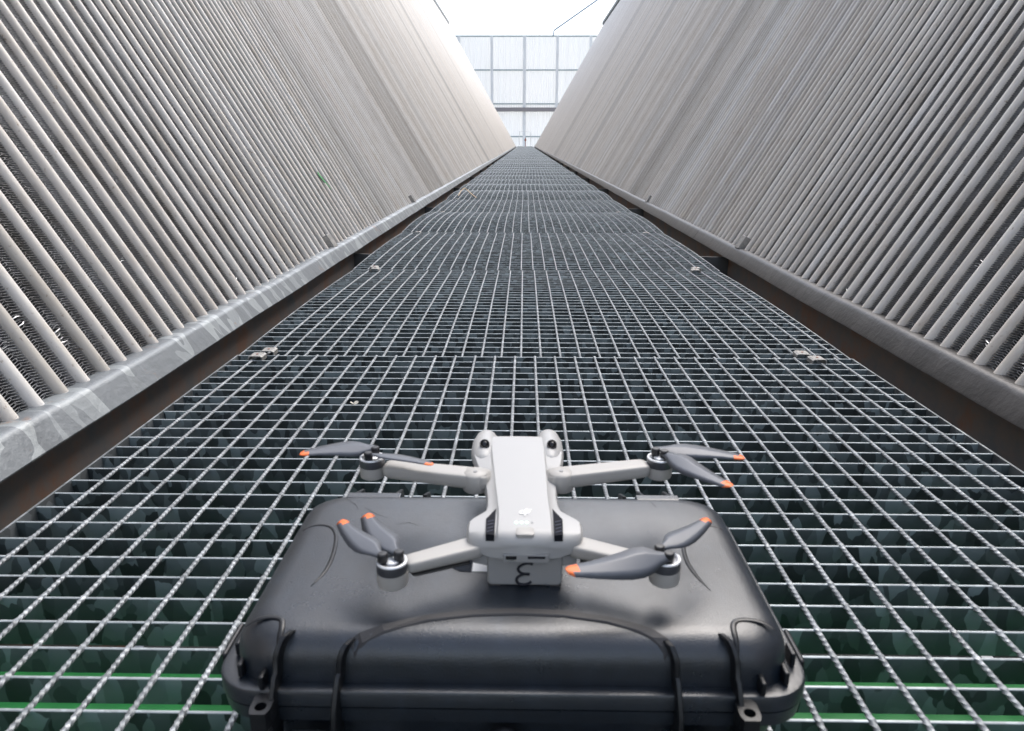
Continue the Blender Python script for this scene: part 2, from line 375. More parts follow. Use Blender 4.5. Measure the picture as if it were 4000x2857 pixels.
# bent, shiny fins: children of nothing, each a small crumple stuck on the fin face
def crumple(side, y, v, sz, seed, label):
    bx, bz = BASE[side]; rr = random.Random(seed); mb = MB()
    i = round((y-YS)/PITCH); y = YS + i*PITCH
    ey = Vector((side*s30, 0, c30)); ez = Vector((-side*c30, 0, s30)); o = Vector((bx, y, bz)) + ey*v - ez*.006
    n = max(3, int(sz/.006))
    for q in range(n):
        a = o + ey*(q*.0062) ; pts = []
        amp = rr.uniform(.004, .013)
        for j in range(6):
            t = j/5; pts.append(a + Vector((0, (t-.5)*.030, 0)) + ez*(math.sin(t*math.pi)*amp*.6+.001) + ey*(math.sin(t*math.pi)*rr.uniform(.002, .006)))
        w_ = ey*.0014 + ez*rr.uniform(-.002, .002)
        vs = [p for p in pts] + [p+w_ for p in pts]
        mb.add(vs, [(j, j+1, j+7, j+6) for j in range(5)])
    ob = mb.build('bent_fin', M_bright, recalc=False, smooth=True)
    tag(ob, label, 'bent fins', 'shiny bent fins in the tube gaps')
# (side, distance along the wall, height up the slope, length)
for a in CR if 'CR' in globals() else []: crumple(*a)

# ================================================================ WALKWAY PANELS
XL, XR = -.552, .628
def panel_meshes(h, tag_):
    pl = .9947; nb = 30
    def zc(y): return h*(1-(2*y/pl-1)**2)
    mb = MB()
    for i in range(nb):
        y = i*.0343; z = zc(y)
        # bar with a slightly rolled top
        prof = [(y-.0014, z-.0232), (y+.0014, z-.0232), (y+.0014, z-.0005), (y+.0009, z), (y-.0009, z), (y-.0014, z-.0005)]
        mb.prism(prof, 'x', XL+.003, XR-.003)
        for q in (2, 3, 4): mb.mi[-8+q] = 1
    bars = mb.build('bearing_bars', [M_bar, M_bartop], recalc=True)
    mb = MB(); rs0 = .0023
    for k in range(31):
        x = XL + .041 + k*.0381*.985 if False else -.5492 + .0381*k
        if x > XR-.012 or x < XL+.012: continue
        rs = []; n = 600; ph = (k*37 % 11)*.3
        for i in range(n+1):
            y = -.004 + (pl+.008)*i/n; a = ph + y/.027*2*math.pi; z = zc(min(max(y, 0), pl)) - .0006
            # weld sinks the rod a little at each bar and widens it
            yy = (y/.0343) % 1; near = max(0, 1-min(yy, 1-yy)*8); rr_ = rs0*(1+.35*near)
            ring = []
            for q in range(8):
                aa = a + q*math.pi/4; rad = rr_*(1.12 if q % 2 == 0 else .97)
                ring.append((x + rad*math.cos(aa), y, z + rad*math.sin(aa)*.9))
            rs.append(ring)
        mb.rings(rs)
    rods = mb.build('twisted_rods', M_rod, recalc=False, smooth=True, auto=60)
    bands = []
    for x0 in (XL, XR-.003):
        m2 = MB(); rs = []
        for i in range(9):
            y = -.0015 + (pl+.003)*i/8; z = zc(min(max(y, 0), pl))
            rs.append([(x0, y, z-.024), (x0+.003, y, z-.024), (x0+.003, y, z+.0006), (x0, y, z+.0006)])
        m2.rings(rs); bands.append(m2.build('banding_bar', M_band))
    return [bars, rods] + bands
variants = [panel_meshes(h, i) for i, h in enumerate((.0, .006, .011))]
used = set()
Y1 = .3680
near_lab = {-1: 'galvanised grating panel under the camera, nearer than the black case',
            0: 'nearest fully seen grating panel, carrying the black case and drone',
            1: 'second grating panel, starting behind the first saddle clips'}
for i in range(-1, 61):
    vi = 0 if i < 1 else (2 if i in (5,) else (1 if i % 3 else 2) if i > 1 else 1)
    lab = near_lab.get(i) or (f'{ORD[i]} galvanised grating panel of the walkway counted from the black case' if i < 14 else 'distant galvanised grating panel towards the white end wall')
    rr = random.Random(i+90)
    e = empty('grating_panel', (0, Y1+i*1.0, 0), lab, 'grating panel', 'grating panels of the walkway')
    if i > 0: e.location.z = rr.uniform(-.003, .002); e.rotation_euler = (rr.uniform(-.002, .002), 0, rr.uniform(-.0008, .0008))
    for src in variants[vi]:
        if src.name in used: o = cp_obj(src, e)
        else: src.parent = e; o = src; used.add(src.name)
        if 'rods' in src.name:
            o.location.x = 0 if i <= 0 else rr.uniform(.004, .03) * (1 if i != 1 else 0) + (.0115 if i == 1 else 0) - .012*(i > 1)
        if i == 0 and 'rods' in src.name: o.location.x = -.5492 + .5492
# saddle clips at the seams
def clip_mesh():
    mb = MB(); prof = []
    W = .027
    for x, z in ((-W/2, -.004), (-W/2, .004), (-W/2+.004, .0062), (W/2-.004, .0062), (W/2, .004), (W/2, -.004)): prof.append((x, z))
    inner = [(x*.88, z-.0016) for x, z in reversed(prof)]
    mb.prism(prof+inner, 'y', -.0135, .0135)
    o = mb.build('clip_plate', M_clip, bevel=.0006)
    b2 = MB(); b2.lathe((0, 0, .0062), [(.0001, .0), (.0024, 0), (.0024, .0008), (.0018, .0011), (.0001, .0011)], 12)
    p = b2.build('clip_bolt', M_red, smooth=True, auto=40); return o, p
cl0, cl1 = clip_mesh()
first = True
clips = []
for s in range(1, 7):
    ys = Y1 + s*1.0
    for sx in (-1, 1):
        for q in ((-.026, .0), (.012, -.024 if sx < 0 else .026)):
            if s > 2 and q[0] > 0: continue
            if s == 1 and sx < 0: x = -.505 + (.010 if q[0] > 0 else 0); 
            elif s == 1: x = .552 - (.015 if q[0] > 0 else 0)
            else: x = sx*.51 + .035 + q[1]*.4
            clips.append((x, ys-.003 + (-.022 if q[0] < 0 else .014), s, sx, q[0] < 0))
for (x, y, s, sx, nearside) in clips:
    wh = 'lower' if nearside else 'upper'
    lab = f'{wh} saddle clip at the {side_word[sx]} end of the {ORD[s-1]} grating seam from the case'
    e = empty('saddle_clip', (x, y, .002), lab, 'clip', 'saddle clips holding the gratings')
    e.rotation_euler = (0, 0, random.Random(int(y*100)+sx).uniform(-.12, .12))
    if first: cl0.parent = e; cl1.parent = e; first = False
    else: cp_obj(cl0, e); cp_obj(cl1, e)

# gusset brackets carrying the walkway edges
gm_ = {}
for side in (-1, 1):
    for k in range(0, 26):
        y = 2.90 + 2.15*k
        if side < 0: xw, xe, zt = -.667, -.556, -.03
        else: xw, xe, zt = .799, .633, -.04
        if side not in gm_:
            mb = MB(); mb.prism([(xw, -.20), (xw, zt+.004), (xe, -.032), (xe, -.060)], 'y', -.004, .004)
            o = mb.build('gusset_bracket', M_gusset); gm_[side] = o
        else: o = cp_obj(gm_[side])
        o.location = (0, y, 0)
        ordn = ORD[k] if k < 8 else None
        lab = f'{ordn} dark gusset plate between the walkway edge and the {side_word[side]} header, from the camera' if ordn else f'small distant gusset plate under the {side_word[side]} header'
        tag(o, lab, 'bracket', 'gusset brackets beside the walkway')
# longitudinal walkway stringers under both edges
for side, x in ((-1, -.585), (1, .655)):
    mb = MB(); mb.box((x-.030 if side < 0 else x-.022, -1.2, -.058), (x+.022 if side < 0 else x+.030, 62, -.050)); mb.box((x-.004, -1.2, -.0500), (x+.004, 62, -.030))
    tag(mb.build('walkway_stringer', M_gusset), f'long dark steel stringer under the {side_word[side]} edge of the walkway', 'stringer')

# ================================================================ FAR END
YE = 66.0
root = empty('sheet_end_wall', (0, YE, 0), 'white profiled sheet wall with posts and rails closing the far end', 'wall')
mb = MB(); pts = []; x = -9.0; k = 0
while x < 9.0:
    pts += [(x, .0), (x+.07, .0), (x+.10, -.018), (x+.17, -.018)]; x += .20
rs = [[(p[0], p[1]+.25, z) for p in pts] for z in (-1.5, 8.70)]
mb.rings(rs, caps=False, closed=False); mb.build('profiled_sheet', M_sheet, root, recalc=False)
for i, x in enumerate((-8.2, -5.46, -2.76, -.04, 2.67, 5.40, 8.1)):
    mb = MB(); w_ = .11 if i != 3 else .13
    mb.box((x-w_, .0, -1.5), (x+w_, .012, 8.66)); mb.box((x-.006, .0125, -1.5), (x+.006, .18, 8.66)); mb.build('post', M_steel, root)
for z, hh, dep, mt in ((8.69, .06, .02, M_girt), (6.08, .05, .08, M_girt), (3.42, .05, .08, M_girt), (2.96, .16, -.10, M_girtd), (.78, .05, .08, M_girt)):
    mb = MB(); mb.box((-9, .19-dep if dep > 0 else -.12, z-hh), (9, .199, z+hh)); mb.build('girt', mt, root)
mb = MB(); mb.tube([(2.30, 0, 8.7), (2.36, 0, 9.10), (6.4, .0, 11.75)], .07, 6)
tag(mb.build('leaning_pole', M_bsteel), 'thin bluish pole slanting up to the right above the end wall', 'pole').location = (0, YE+.1, 0)
mb = MB(); mb.tube([(1.2, 0, 8.7), (1.2, 0, 9.1)], .04, 6)
tag(mb.build('roof_stub', M_steel), 'tiny upright stub on the top edge of the end wall', 'stub').location = (0, YE+.1, 0)
e = empty('end_handrail', (0, 61.5, 0), 'grey handrail with two posts across the far end of the walkway', 'handrail')
for x in (-.42, .50):
    mb = MB(); mb.tube([(x, 0, 0), (x, 0, 1.15)], .024, 8); mb.build('post', M_steel, e)
mb = MB(); mb.tube([(-.42, 0, 1.13), (.5, 0, 1.13)], .018, 8); mb.build('top_rail', M_steel, e)
mb = MB(); mb.lathe((.02, 0, 0), [(.03, 0), (.03, .42), (.07, .44), (.09, .50), (.07, .56), (.03, .60), (.03, .7)], 12)
tag(mb.build('red_valve', M_red), 'small rusty red valve standing at the far end of the walkway', 'valve').location = (.05, 62.6, 0)
mb = MB(); mb.box((-.60, 61.4, -.03), (.68, 66.2, -.005)); tag(mb.build('end_platform', M_steel), 'pale plain steel landing between the gratings and the end wall', 'platform')
for side in (-1, 1):
    bx, bz = BASE[side]; tx, tz = bx + side*s30*LEN, bz + c30*LEN
    mb = MB(); x0, x1 = sorted((tx - side*(.03 if side < 0 else .09), tx + side*.16))
    mb.box((x0, 2.0, tz+.02), (x1, 60.2, tz+.034)); mb.box((x0 if side > 0 else x1-.014, 2.0, tz+.0345), (x0+.014 if side > 0 else x1, 60.2, tz+.22))
    tag(mb.build('top_edge_beam', M_dsteel), f'dark steel angle running along the top edge of the {side_word[side]} wall', 'beam')

# ================================================================ SMALL LITTER
mb = MB(); mb.tube([(-.49, 5.62, .006), (-.487, 5.82, .03), (-.47, 5.95, .045), (-.44, 5.90, .03), (-.39, 5.65, .016), (-.345, 5.46, .006)], .0035, 6)
tag(mb.build('dry_twig', M_twig), 'pale dry twig lying on the left side of the walkway', 'twig')
mb = MB(); rr = random.Random(5)
for q in range(9):
    a = q*2.4; c_ = Vector((-.263, 1.078, .004)); d = Vector((math.cos(a), math.sin(a), .5))*rr.uniform(.004, .009); e_ = Vector((-d.y, d.x, .003))*.35
    mb.add([c_, c_+d*.6+e_, c_+d, c_+d*.6-e_], [(0, 1, 2, 3)])
tag(mb.build('dry_leaf', M_leaf, recalc=False), 'crumpled pale dry leaf caught on the grating left of the drone', 'leaf')
# shiny bent fins
for a in [(-1, 1.125, .050, .050, 1, 'longest patch of torn silvery fins low in the left wall'),
          (-1, 1.07, .110, .022, 2, 'silvery bent fins left of the longest torn patch on the left wall'),
          (-1, 1.00, .080, .020, 3, 'small bright bent fin at the left picture edge'),
          (-1, 1.36, .012, .022, 4, 'bright kinked fins touching the left header, right of the longest torn patch'),
          (-1, 1.40, .155, .014, 5, 'bright dent in the fins of the left wall, above the torn patch'),
          (-1, 1.53, .046, .012, 6, 'small bright dent between the left tubes, close above the header'),
          (-1, 1.79, .022, .012, 7, 'tiny bright bent fins farthest along the left header'),
          (1, 1.195, .020, .030, 8, 'silvery crumpled fins at the lower right corner of the right wall'),
          (1, 1.321, .030, .026, 9, 'bent silvery fins low in the right wall, second from the picture edge'),
          (1, 1.842, .016, .022, 10, 'small bright bent fins just above the right header, farthest along'),
          (1, 1.442, .160, .012, 11, 'tiny bright fin dent well above the crumpled ones on the right wall'),
          (1, 1.850, .290, .010, 12, 'highest tiny bright fin dent on the right wall')]: crumple(*a)

mb = MB(); o_ = Vector((BASE[-1][0], 3.04, BASE[-1][1])); ey_v = Vector((-s30, 0, c30)); ez_v = Vector((c30, 0, s30))
o_ += ey_v*.225 + ez_v*.0092
pts = [(-.020, .045), (-.004, .052), (.004, .030), (.012, .012), (.030, -.020), (.026, -.030), (.008, -.004), (-.010, .012), (-.022, .030)]
mb.rings([[o_ + Vector((0, a, 0)) + ey_v*b_ + ez_v*h_ for a, b_ in pts] for h_ in (0, .0006)])
tag(mb.build('paint_mark', M_green), 'small green paint mark on the tubes of the left wall', 'paint mark')

# ================================================================ BLACK CASE
def rrect(cx, cy_, hx, hy, r, z, n=8):
    pts = []
    for (sx_, sy_, a0) in ((1, 1, 0), (-1, 1, 90), (-1, -1, 180), (1, -1, 270)):
        for i in range(n+1):
            a = R(a0 + 90*i/n); pts.append((cx + sx_*(hx-r) + r*math.cos(a), cy_ + sy_*(hy-r) + r*math.sin(a), z))
    return pts
CX, CY0 = -.0062, .4875
case = empty('equipment_case', (0, 0, .0012), 'black rugged plastic equipment case lying closed on the grating, carrying the drone', 'case')
ZT = .1035
def lidring(inset, z, r): return rrect(CX-.0005, CY0-.0045, .1765-inset, .1025-inset, r, z)
mb = MB()
mb.rings([rrect(CX, CY0, .1860, .1150, .029, .0620), rrect(CX, CY0, .1868, .1158, .030, .0628), rrect(CX, CY0, .1868, .1158, .030, .0718), rrect(CX, CY0, .1860, .1150, .0293, .0733), rrect(CX, CY0, .1845, .1135, .028, .0738),
          lidring(.0, .0728, .028), lidring(.0004, .0850, .028), lidring(.0014, .0900, .028), lidring(.0032, .0945, .028), lidring(.0062, .0985, .028), lidring(.0100, .1012, .028), lidring(.0145, .1028, .027), lidring(.0205, .1035, .025), lidring(.045, .1036, .02)])
lid = mb.build('lid', M_case, case, smooth=True, auto=35)
mb = MB()
mb.rings([rrect(CX, CY0, .165, .093, .03, .0), rrect(CX, CY0, .170, .098, .032, .003), rrect(CX, CY0, .175, .103, .033, .030), rrect(CX, CY0, .1755, .1035, .033, .048), rrect(CX, CY0, .1850, .1140, .029, .051), rrect(CX, CY0, .1860, .1150, .029, .0612)])
base_ = mb.build('base', M_case, case, smooth=True, auto=35)
def lidz(y):       # height of the lid skin over Y along the centre line, front edge at CY0-.108
    d = y - (CY0-.0045-.1025)
    prof = [(0, .0728), (.0004, .085), (.0014, .090), (.0032, .0945), (.0062, .0985), (.0100, .1012), (.0145, .1028), (.0205, .1035), (.045, .1036)]
    for (a, za), (b_, zb) in zip(prof, prof[1:]):
        if d <= b_: return za + (zb-za)*max(0, (d-a))/(b_-a)
    return .1036
# curved ridge on top and the ribs that run down the front
arc = [(-.1045, .3845), (-.0995, .3880), (-.0867, .394), (-.0599, .4035), (-.0315, .4093), (-.0024, .4113), (.0266, .4098), (.0549, .4038), (.0735, .3965), (.082, .3920), (.0880, .3875), (.0905, .384)]
A_ = [Vector((x, y, 0)) for x, y in arc]; rs = []
for i, p in enumerate(A_):
    t = (A_[min(i+1, len(A_)-1)] - A_[max(i-1, 0)]).normalized(); q = Vector((-t.y, t.x, 0))
    row = []
    for off, hh in ((-.0034, -.001), (-.0034, .0004), (-.0026, .0013), (.0026, .0013), (.0034, .0004), (.0034, -.001)):
        v = p + q*off; row.append((v.x, v.y, lidz(v.y)+hh))
    rs.append(row)
mb = MB(); mb.rings(rs); mb.build('curved_ridge', M_ridge, lid)
def rib(x, dx, top_y, name='rib'):
    path = []
    for y in [top_y + (.3808-top_y)*i/10 for i in range(11)]: path.append((y, lidz(y)))
    path += [(.3788, .080), (.3770, .0745)]
    m_ = MB(); rs = []
    outer = []
    for i, (y, z) in enumerate(path):
        t = min(1, i/3); outer.append((y-.0065*t, z+.0045*t*(1 if z > .085 else .6)))
    outer += [(.3640, .066), (.3620, .050), (.3620, .030)]
    for i, (y, z) in enumerate(outer):
        xx = x + dx*i/len(outer); rs.append([(xx-.0021, y, z), (xx-.0012, y-.0012, z+.0012), (xx+.0012, y-.0012, z+.0012), (xx+.0021, y, z), (xx+.0021, y+.016, z-.010), (xx-.0021, y+.016, z-.010)])
    m_.rings(rs); m_.build(name, M_case2, lid, smooth=True, auto=40)
rib(-.1045, -.010, .3880); rib(.0890, .008, .3890); rib(-.143, -.010, .3925); rib(.124, .010, .3935)
# swept corner mouldings
def mould(pts, r=.0016):
    m_ = MB(); P = [Vector((x, y, 0)) for x, y in pts]
    Q = []
    for i in range(len(P)-1):
        for t in (0, .33, .66): 
            a, b_, c_, d = P[max(i-1, 0)], P[i], P[i+1], P[min(i+2, len(P)-1)]
            Q.append(.5*((2*b_) + (c_-a)*t + (2*a-5*b_+4*c_-d)*t*t + (3*b_-a-3*c_+d)*t**3))
    Q.append(P[-1]); n = len(Q)
    m_.tube([(q.x, q.y, min(lidz(q.y), skinx(q.x))+.0001) for q in Q], [r*min(1, .15+min(i, n-1-i)/4) for i in range(n)], 8, .35); m_.build('corner_moulding', M_case2, lid, smooth=True)
def skinx(x):
    d = min(x-(CX-.0005-.1765), (CX-.0005+.1765)-x); return lidz(CY0-.0045-.1025+max(d, 0))
mould([(-.1725, .5158), (-.164, .5215), (-.1520, .5200), (-.1435, .506), (-.1390, .480), (-.139, .457), (-.144, .4376)])
mould([(.158, .523), (.148, .5265), (.134, .5210), (.1235, .505), (.1195, .478), (.122, .4563), (.128, .4373)])
mould([(-.1749, .3974), (-.168, .4020), (-.1597, .4036), (-.153, .4015), (-.1505, .395), (-.150, .387), (-.1495, .3815)], .0019)
mould([(.160, .3982), (.1524, .4040), (.1427, .4063), (.1360, .4045), (.1327, .3985), (.1323, .389), (.133, .3825)], .0019)
for (x, y, z) in ((-.1585, .3725, .0735), (-.1755, .3835, .0735), (-.1845, .404, .0735), (.1465, .3725, .0735), (.1635, .382, .0735), (.1735, .400, .0735)):
    m_ = MB(); m_.box((x-.0017, y-.0002, z), (x+.0017, y+.012, z+.0095)); m_.build('stiffening_peg', M_case2, lid, bevel=.0012)
for sx in (-1, 1):
    x0 = CX + sx*.1860; m_ = MB(); a, b_ = sorted((x0, x0+sx*.0038))
    m_.box((a, .404, .0620), (b_, .438, .0745)); m_.build('side_rail', M_case2, lid, bevel=.0018)
    # padlock eye
    cx_ = -.1552 if sx < 0 else .1350; m_ = MB(); n = 20
    out = [(-.0062, -.003), (.0062, -.003), (.0062, .011), (.0045, .0150), (-.0045, .0150), (-.0062, .011)]
    hole = [(.0036*math.cos(2*math.pi*k/n), .0085+.0036*math.sin(2*math.pi*k/n)) for k in range(n)]
    bm = bmesh.new()
    def loop(pts, z): return [bm.verts.new((cx_+p[0], .3690-p[1], z)) for p in pts]
    zt_, zb_ = .0722, .0600
    def ray_out(a):
        best = None; d = (math.cos(a), math.sin(a))
        for i in range(len(out)):
            (x1, y1), (x2, y2) = out[i], out[(i+1) % len(out)]; y1 -= .0085; y2 -= .0085
            den = d[0]*(y2-y1) - d[1]*(x2-x1)
            if abs(den) < 1e-9: continue
            t = (x1*(y2-y1) - y1*(x2-x1))/den; u = (x1*d[1]-y1*d[0])/den
            if t > 0 and -1e-6 <= u <= 1+1e-6 and (best is None or t < best): best = t
        return (d[0]*best, .0085+d[1]*best)
    O = [ray_out(2*math.pi*k/n) for k in range(n)]
    to, ti, bo, bi = loop(O, zt_), loop(hole, zt_), loop(O, zb_), loop(hole, zb_)
    for k in range(n):
        j = (k+1) % n
        bm.faces.new((to[k], to[j], ti[j], ti[k])); bm.faces.new((bo[k], bi[k], bi[j], bo[j])); bm.faces.new((to[k], bo[k], bo[j], to[j])); bm.faces.new((ti[k], ti[j], bi[j], bi[k]))
    me = bpy.data.meshes.new('padlock_eye'); bmesh.ops.recalc_face_normals(bm, faces=bm.faces); bm.to_mesh(me); bm.free(); me.materials.append(M_case2)
    o = bpy.data.objects.new('padlock_eye', me); C.objects.link(o); o.parent = base_
# latches hang in front between the ribs
for x in (-.131, .112):
    m_ = MB(); m_.prism([(.3720, .046), (.3690, .045), (.3665, .038), (.3660, .022), (.3680, .014), (.3720, .014)], 'x', x-.0115, x+.0115); m_.build('latch', M_case2, case, bevel=.0015)
m_ = MB(); n = 20; rs = []
for r_, y in ((.0001, .3648), (.0075, .3648), (.0085, .3655), (.009, .3670), (.012, .3672), (.013, .3685), (.013, .3725)): rs.append([(CX-.004+r_*math.cos(2*math.pi*k/n), y, .036+r_*math.sin(2*math.pi*k/n)) for k in range(n)])
m_.rings(rs); m_.build('pressure_valve', M_case2, case, smooth=True, auto=40)
# carrying handle folded down at the front
m_ = MB(); m_.tube([(-.075, .371, .034), (-.072, .362, .026), (-.060, .356, .020), (0, .354, .018), (.050, .356, .020), (.062, .362, .026), (.065, .371, .034)], .006, 10); m_.build('carry_handle', M_case2, case, smooth=True)
# hinge ribs behind the lid
for x in (-.146, -.1105, -.085, .0885, .106, .129):
    m_ = MB(); ln = .019 if abs(x) > .09 else .010
    m_.prism([(CY0+.0945, .1005), (CY0+.1175+ln*.55, .089), (CY0+.1175+ln*.7, .080), (CY0+.1175, .055), (CY0+.0945, .055)], 'x', x-.0017, x+.0017); m_.build('hinge_rib', M_case2, lid, bevel=.0009)
for x0, x1 in ((-.1505, -.1045), (.0975, .1340)):
    m_ = MB(); m_.prism([(CY0+.083, .1020), (CY0+.0845, .1031), (CY0+.0925, .1030), (CY0+.0950, .1012), (CY0+.0955, .085), (CY0+.083, .085)], 'x', x0, x1); m_.build('hinge_pad', M_case, lid, bevel=.0008)
# scuffs on the lid: thin raised scratches
for pts in ([(-.131, .552), (-.124, .545), (-.118, .540), (-.1085, .5345)], [(-.150, .568), (-.139, .556), (-.135, .547)], [(-.100, .524), (-.090, .527), (-.0815, .522)], [(.1085, .5665), (.1105, .560), (.1115, .556)]):
    m_ = MB(); m_.tube([(x, y, .10365) for x, y in pts], [.0001]+[.0003]*(len(pts)-2)+[.0001], 5, .3); m_.build('scratch', M_scr, lid)
# flat two-tone patch on the lid beside the drone
st = empty('two_tone_patch', (0, 0, .1049), 'small part white part dark glossy flat patch on the case left of the drone', 'marking')
m_ = MB(); m_.prism([(-.0350, .4745), (-.0250, .4690), (-.0240, .4575), (-.0352, .4575)], 'z', 0, .0004); m_.build('white_corner', M_patchw, st)
m_ = MB(); m_.prism([(-.0358, .4570), (-.0358, .4765), (-.046, .4765), (-.0500, .4690), (-.0490, .4615), (-.0440, .4580)], 'z', 0, .0004); m_.build('patch_dark', M_patchd, st)

# ================================================================ DRONE
DZ = .0008
dr = empty('drone', (0, 0, DZ), 'small light grey folding quadcopter drone standing unfolded on the black case', 'drone')
# body stations: y, centre x, half width, inner half width, top z
ST = [(.4340, .0018, .0310, .0160, .1385), (.4352, .0018, .0360, .0172, .1425), (.4385, .0018, .0386, .0178, .1452), (.4430, .0018, .0396, .0178, .1460), (.4520, .0018, .0398, .0178, .1464), (.4600, .0018, .0396, .0178, .1466), (.4640, .0016, .0372, .0178, .1467), (.4700, .0013, .0318, .0178, .1468), (.4750, .0010, .0276, .0179, .1469), (.4820, .0005, .0264, .0181, .1470),
      (.4950, -.0002, .0262, .0186, .1472), (.5150, -.0012, .0276, .0194, .1474), (.5350, -.0020, .0305, .0202, .1476), (.5500, -.0028, .0345, .0208, .1478), (.5640, -.0034, .0372, .0213, .1480), (.5760, -.0040, .0386, .0216, .1482), (.5900, -.0045, .0380, .0216, .1483), (.6000, -.0046, .0376, .0214, .1480), (.6050, -.0047, .0360, .0205, .1465), (.6075, -.0047, .0330, .0190, .1400)]
def sect(y, cx_, hw, wi, zt_):
    wi = min(wi, hw*.8)
    zs = zt_ - .0030
    zb = .1275 + (.0025 if y < .47 else 0)
    P = [(0, zt_+.0003), (wi*.6, zt_+.0002), (wi, zt_), (wi+.0016, zt_-.0020), (wi+(hw-wi)*.55, zs), (hw*.955, zs-.0010), (hw, zs-.0040), (hw*.985, (zs+zb)/2-.001), (hw*.93, zb), (hw*.72, zb-.0015)]
    L = [(-a, z_) for a, z_ in P[1:]][::-1]
    B = [(0, zb-.0015)]
    ring = P + B + L
    return [(cx_+a, y + (abs(a)/.036)**2*.0065*max(0, (.459-y)/.025), min(z_, zt_+.0003)) for a, z_ in ring]
mb = MB(); mb.rings([sect(*s_) for s_ in ST]); body = mb.build('body', M_white, dr, smooth=True, auto=38)
# nose lobes with the upward looking sensors
for sx, lx, top in ((-1, -.0322, .6262), (1, .0230, .6285)):
    mb = MB(); rs = []; n = 16
    for y, r_, zc_ in ((.560, .0040, .1405), (.567, .0085, .1388), (.575, .0108, .1382), (.583, .0120, .1378), (.592, .0124, .1376), (.604, .0122, .1374), (top-.009, .0098, .1380), (top-.004, .0080, .1375), (top-.001, .0050, .137), (top, .0010, .137)):
        rs.append([(lx + r_*math.cos(2*math.pi*k/n), y, zc_ + r_*1.0*math.sin(2*math.pi*k/n)) for k in range(n)])
    mb.rings(rs); mb.build('nose_lobe', M_white, dr, smooth=True)
    ex = lx + (.0002 if sx < 0 else .0016); ey_ = .5770
    mb = MB(); mb.lathe((0, 0, 0), [(.0001, -.002), (.0031, -.002), (.0031, .0004), (.0037, .0008), (.0042, .0), (.0042, -.003)], 24); o = mb.build('sensor_ring', M_ring, dr, smooth=True, auto=40); o.location = (ex, ey_, .1512); o.rotation_euler = (R(46), 0, 0)
    mb = MB(); mb.lathe((0, 0, 0), [(.0030, -.001), (.0027, .0004), (.0018, .0010), (.0001, .0013)], 24); q = mb.build('sensor_lens', M_lens, o, smooth=True)
# belly, battery and back face
mb = MB(); rs = []
for y, hw, z0, z1, cx_ in ((.4405, .0248, .1052, .1300, .0020), (.4420, .0256, .1042, .1300, .0020), (.470, .0250, .1038, .1300, .0010), (.520, .0245, .1038, .1310, -.0010), (.565, .0250, .1060, .1310, -.003), (.595, .0240, .1120, .1330, -.004), (.600, .0220, .1160, .1330, -.0045)):
    rs.append([(cx_-hw, y, z1), (cx_-hw, y, z0+.002), (cx_-hw+.002, y, z0), (cx_+hw-.002, y, z0), (cx_+hw, y, z0+.002), (cx_+hw, y, z1)])
mb.rings(rs); bat = mb.build('battery', M_belly, dr, bevel=.0012)
# lower skirt of the rear shell, wrapped round the back
mb = MB(); rs = []
for t in range(17):
    u = -1 + 2*t/16; x = .0018 + u*.0345; yb = .4362 + abs(u)**2.4*.0058; zl = .1250 + abs(u)**2*.0045
    rs.append([(x, yb+.0002, .1355), (x, yb-.0006, .1325), (x, yb+.0012, zl), (x, yb+.012, zl), (x, yb+.012, .1355)])
mb.rings(rs); sk = mb.build('rear_skirt', M_belly, dr, smooth=True, auto=40)
sk.data.materials[0] = M_white
for sx in (-1, 1):
    mb = MB()
    mb.prism([(.0020+sx*.0255, .4405), (.0020+sx*.0355, .4440), (.0020+sx*.0340, .4530), (.0020+sx*.0255, .4560)][::sx], 'z', .1195, .1268)
    mb.build('battery_latch', M_belly, dr, bevel=.0008)
mb = MB(); mb.box((-.0125, .4338, .1262), (.0180, .4395, .1322)); pr = mb.build('port_recess', M_belly, dr, bevel=.0006)
mb = MB(); mb.box((-.0108, .4334, .1288), (-.0035, .4390, .1313)); mb.build('usb_port', M_hole, pr, bevel=.0004)
mb = MB(); mb.box((-.0103, .4333, .1281), (-.0040, .4390, .1287)); mb.build('port_lip', M_metalport, pr)
mb = MB(); mb.box((.0040, .4334, .1295), (.0155, .4390, .1311)); mb.build('card_slot', M_vent, pr, bevel=.0002)
for sx in (-1, 1):
    mb = MB(); a, b_ = sorted((.0020+sx*.0165, .0020+sx*.0250)); mb.box((a, .4408, .1032), (b_, .452, .1052)); mb.build('rubber_foot', M_under, bat, bevel=.0005)
# marker number on the battery
nz_ = [(.0072, .1212), (.0045, .1220), (.0015, .1214), (-.0018, .1192), (-.0024, .1165), (-.0002, .1143), (.0035, .1136), (.0052, .1137), (.0015, .1136), (-.0025, .1115), (-.0036, .1088), (-.0022, .1064), (.0012, .1056), (.0045, .1064), (.0064, .1078)]
P = [Vector((x, .4402, z)) for x, z in nz_]; Q = []
for i in range(len(P)-1):
    for t in (0, .25, .5, .75):
        a, b_, c_, d = P[max(i-1, 0)], P[i], P[i+1], P[min(i+2, len(P)-1)]
        Q.append(.5*((2*b_) + (c_-a)*t + (2*a-5*b_+4*c_-d)*t*t + (3*b_-a-3*c_+d)*t**3))
Q.append(P[-1])
mb = MB(); mb.rings([[q + Vector((.0006*math.cos(k*math.pi/3), (0 if k % 3 else 0)-.0002*(k in (0, 3)), .0007*math.sin(k*math.pi/3))) for k in range(6)] for q in Q]) if False else mb.tube(Q, .0010, 6, 1, Vector((0, 1, 0)))
mb.build('marker_number', M_marker, bat, smooth=True)
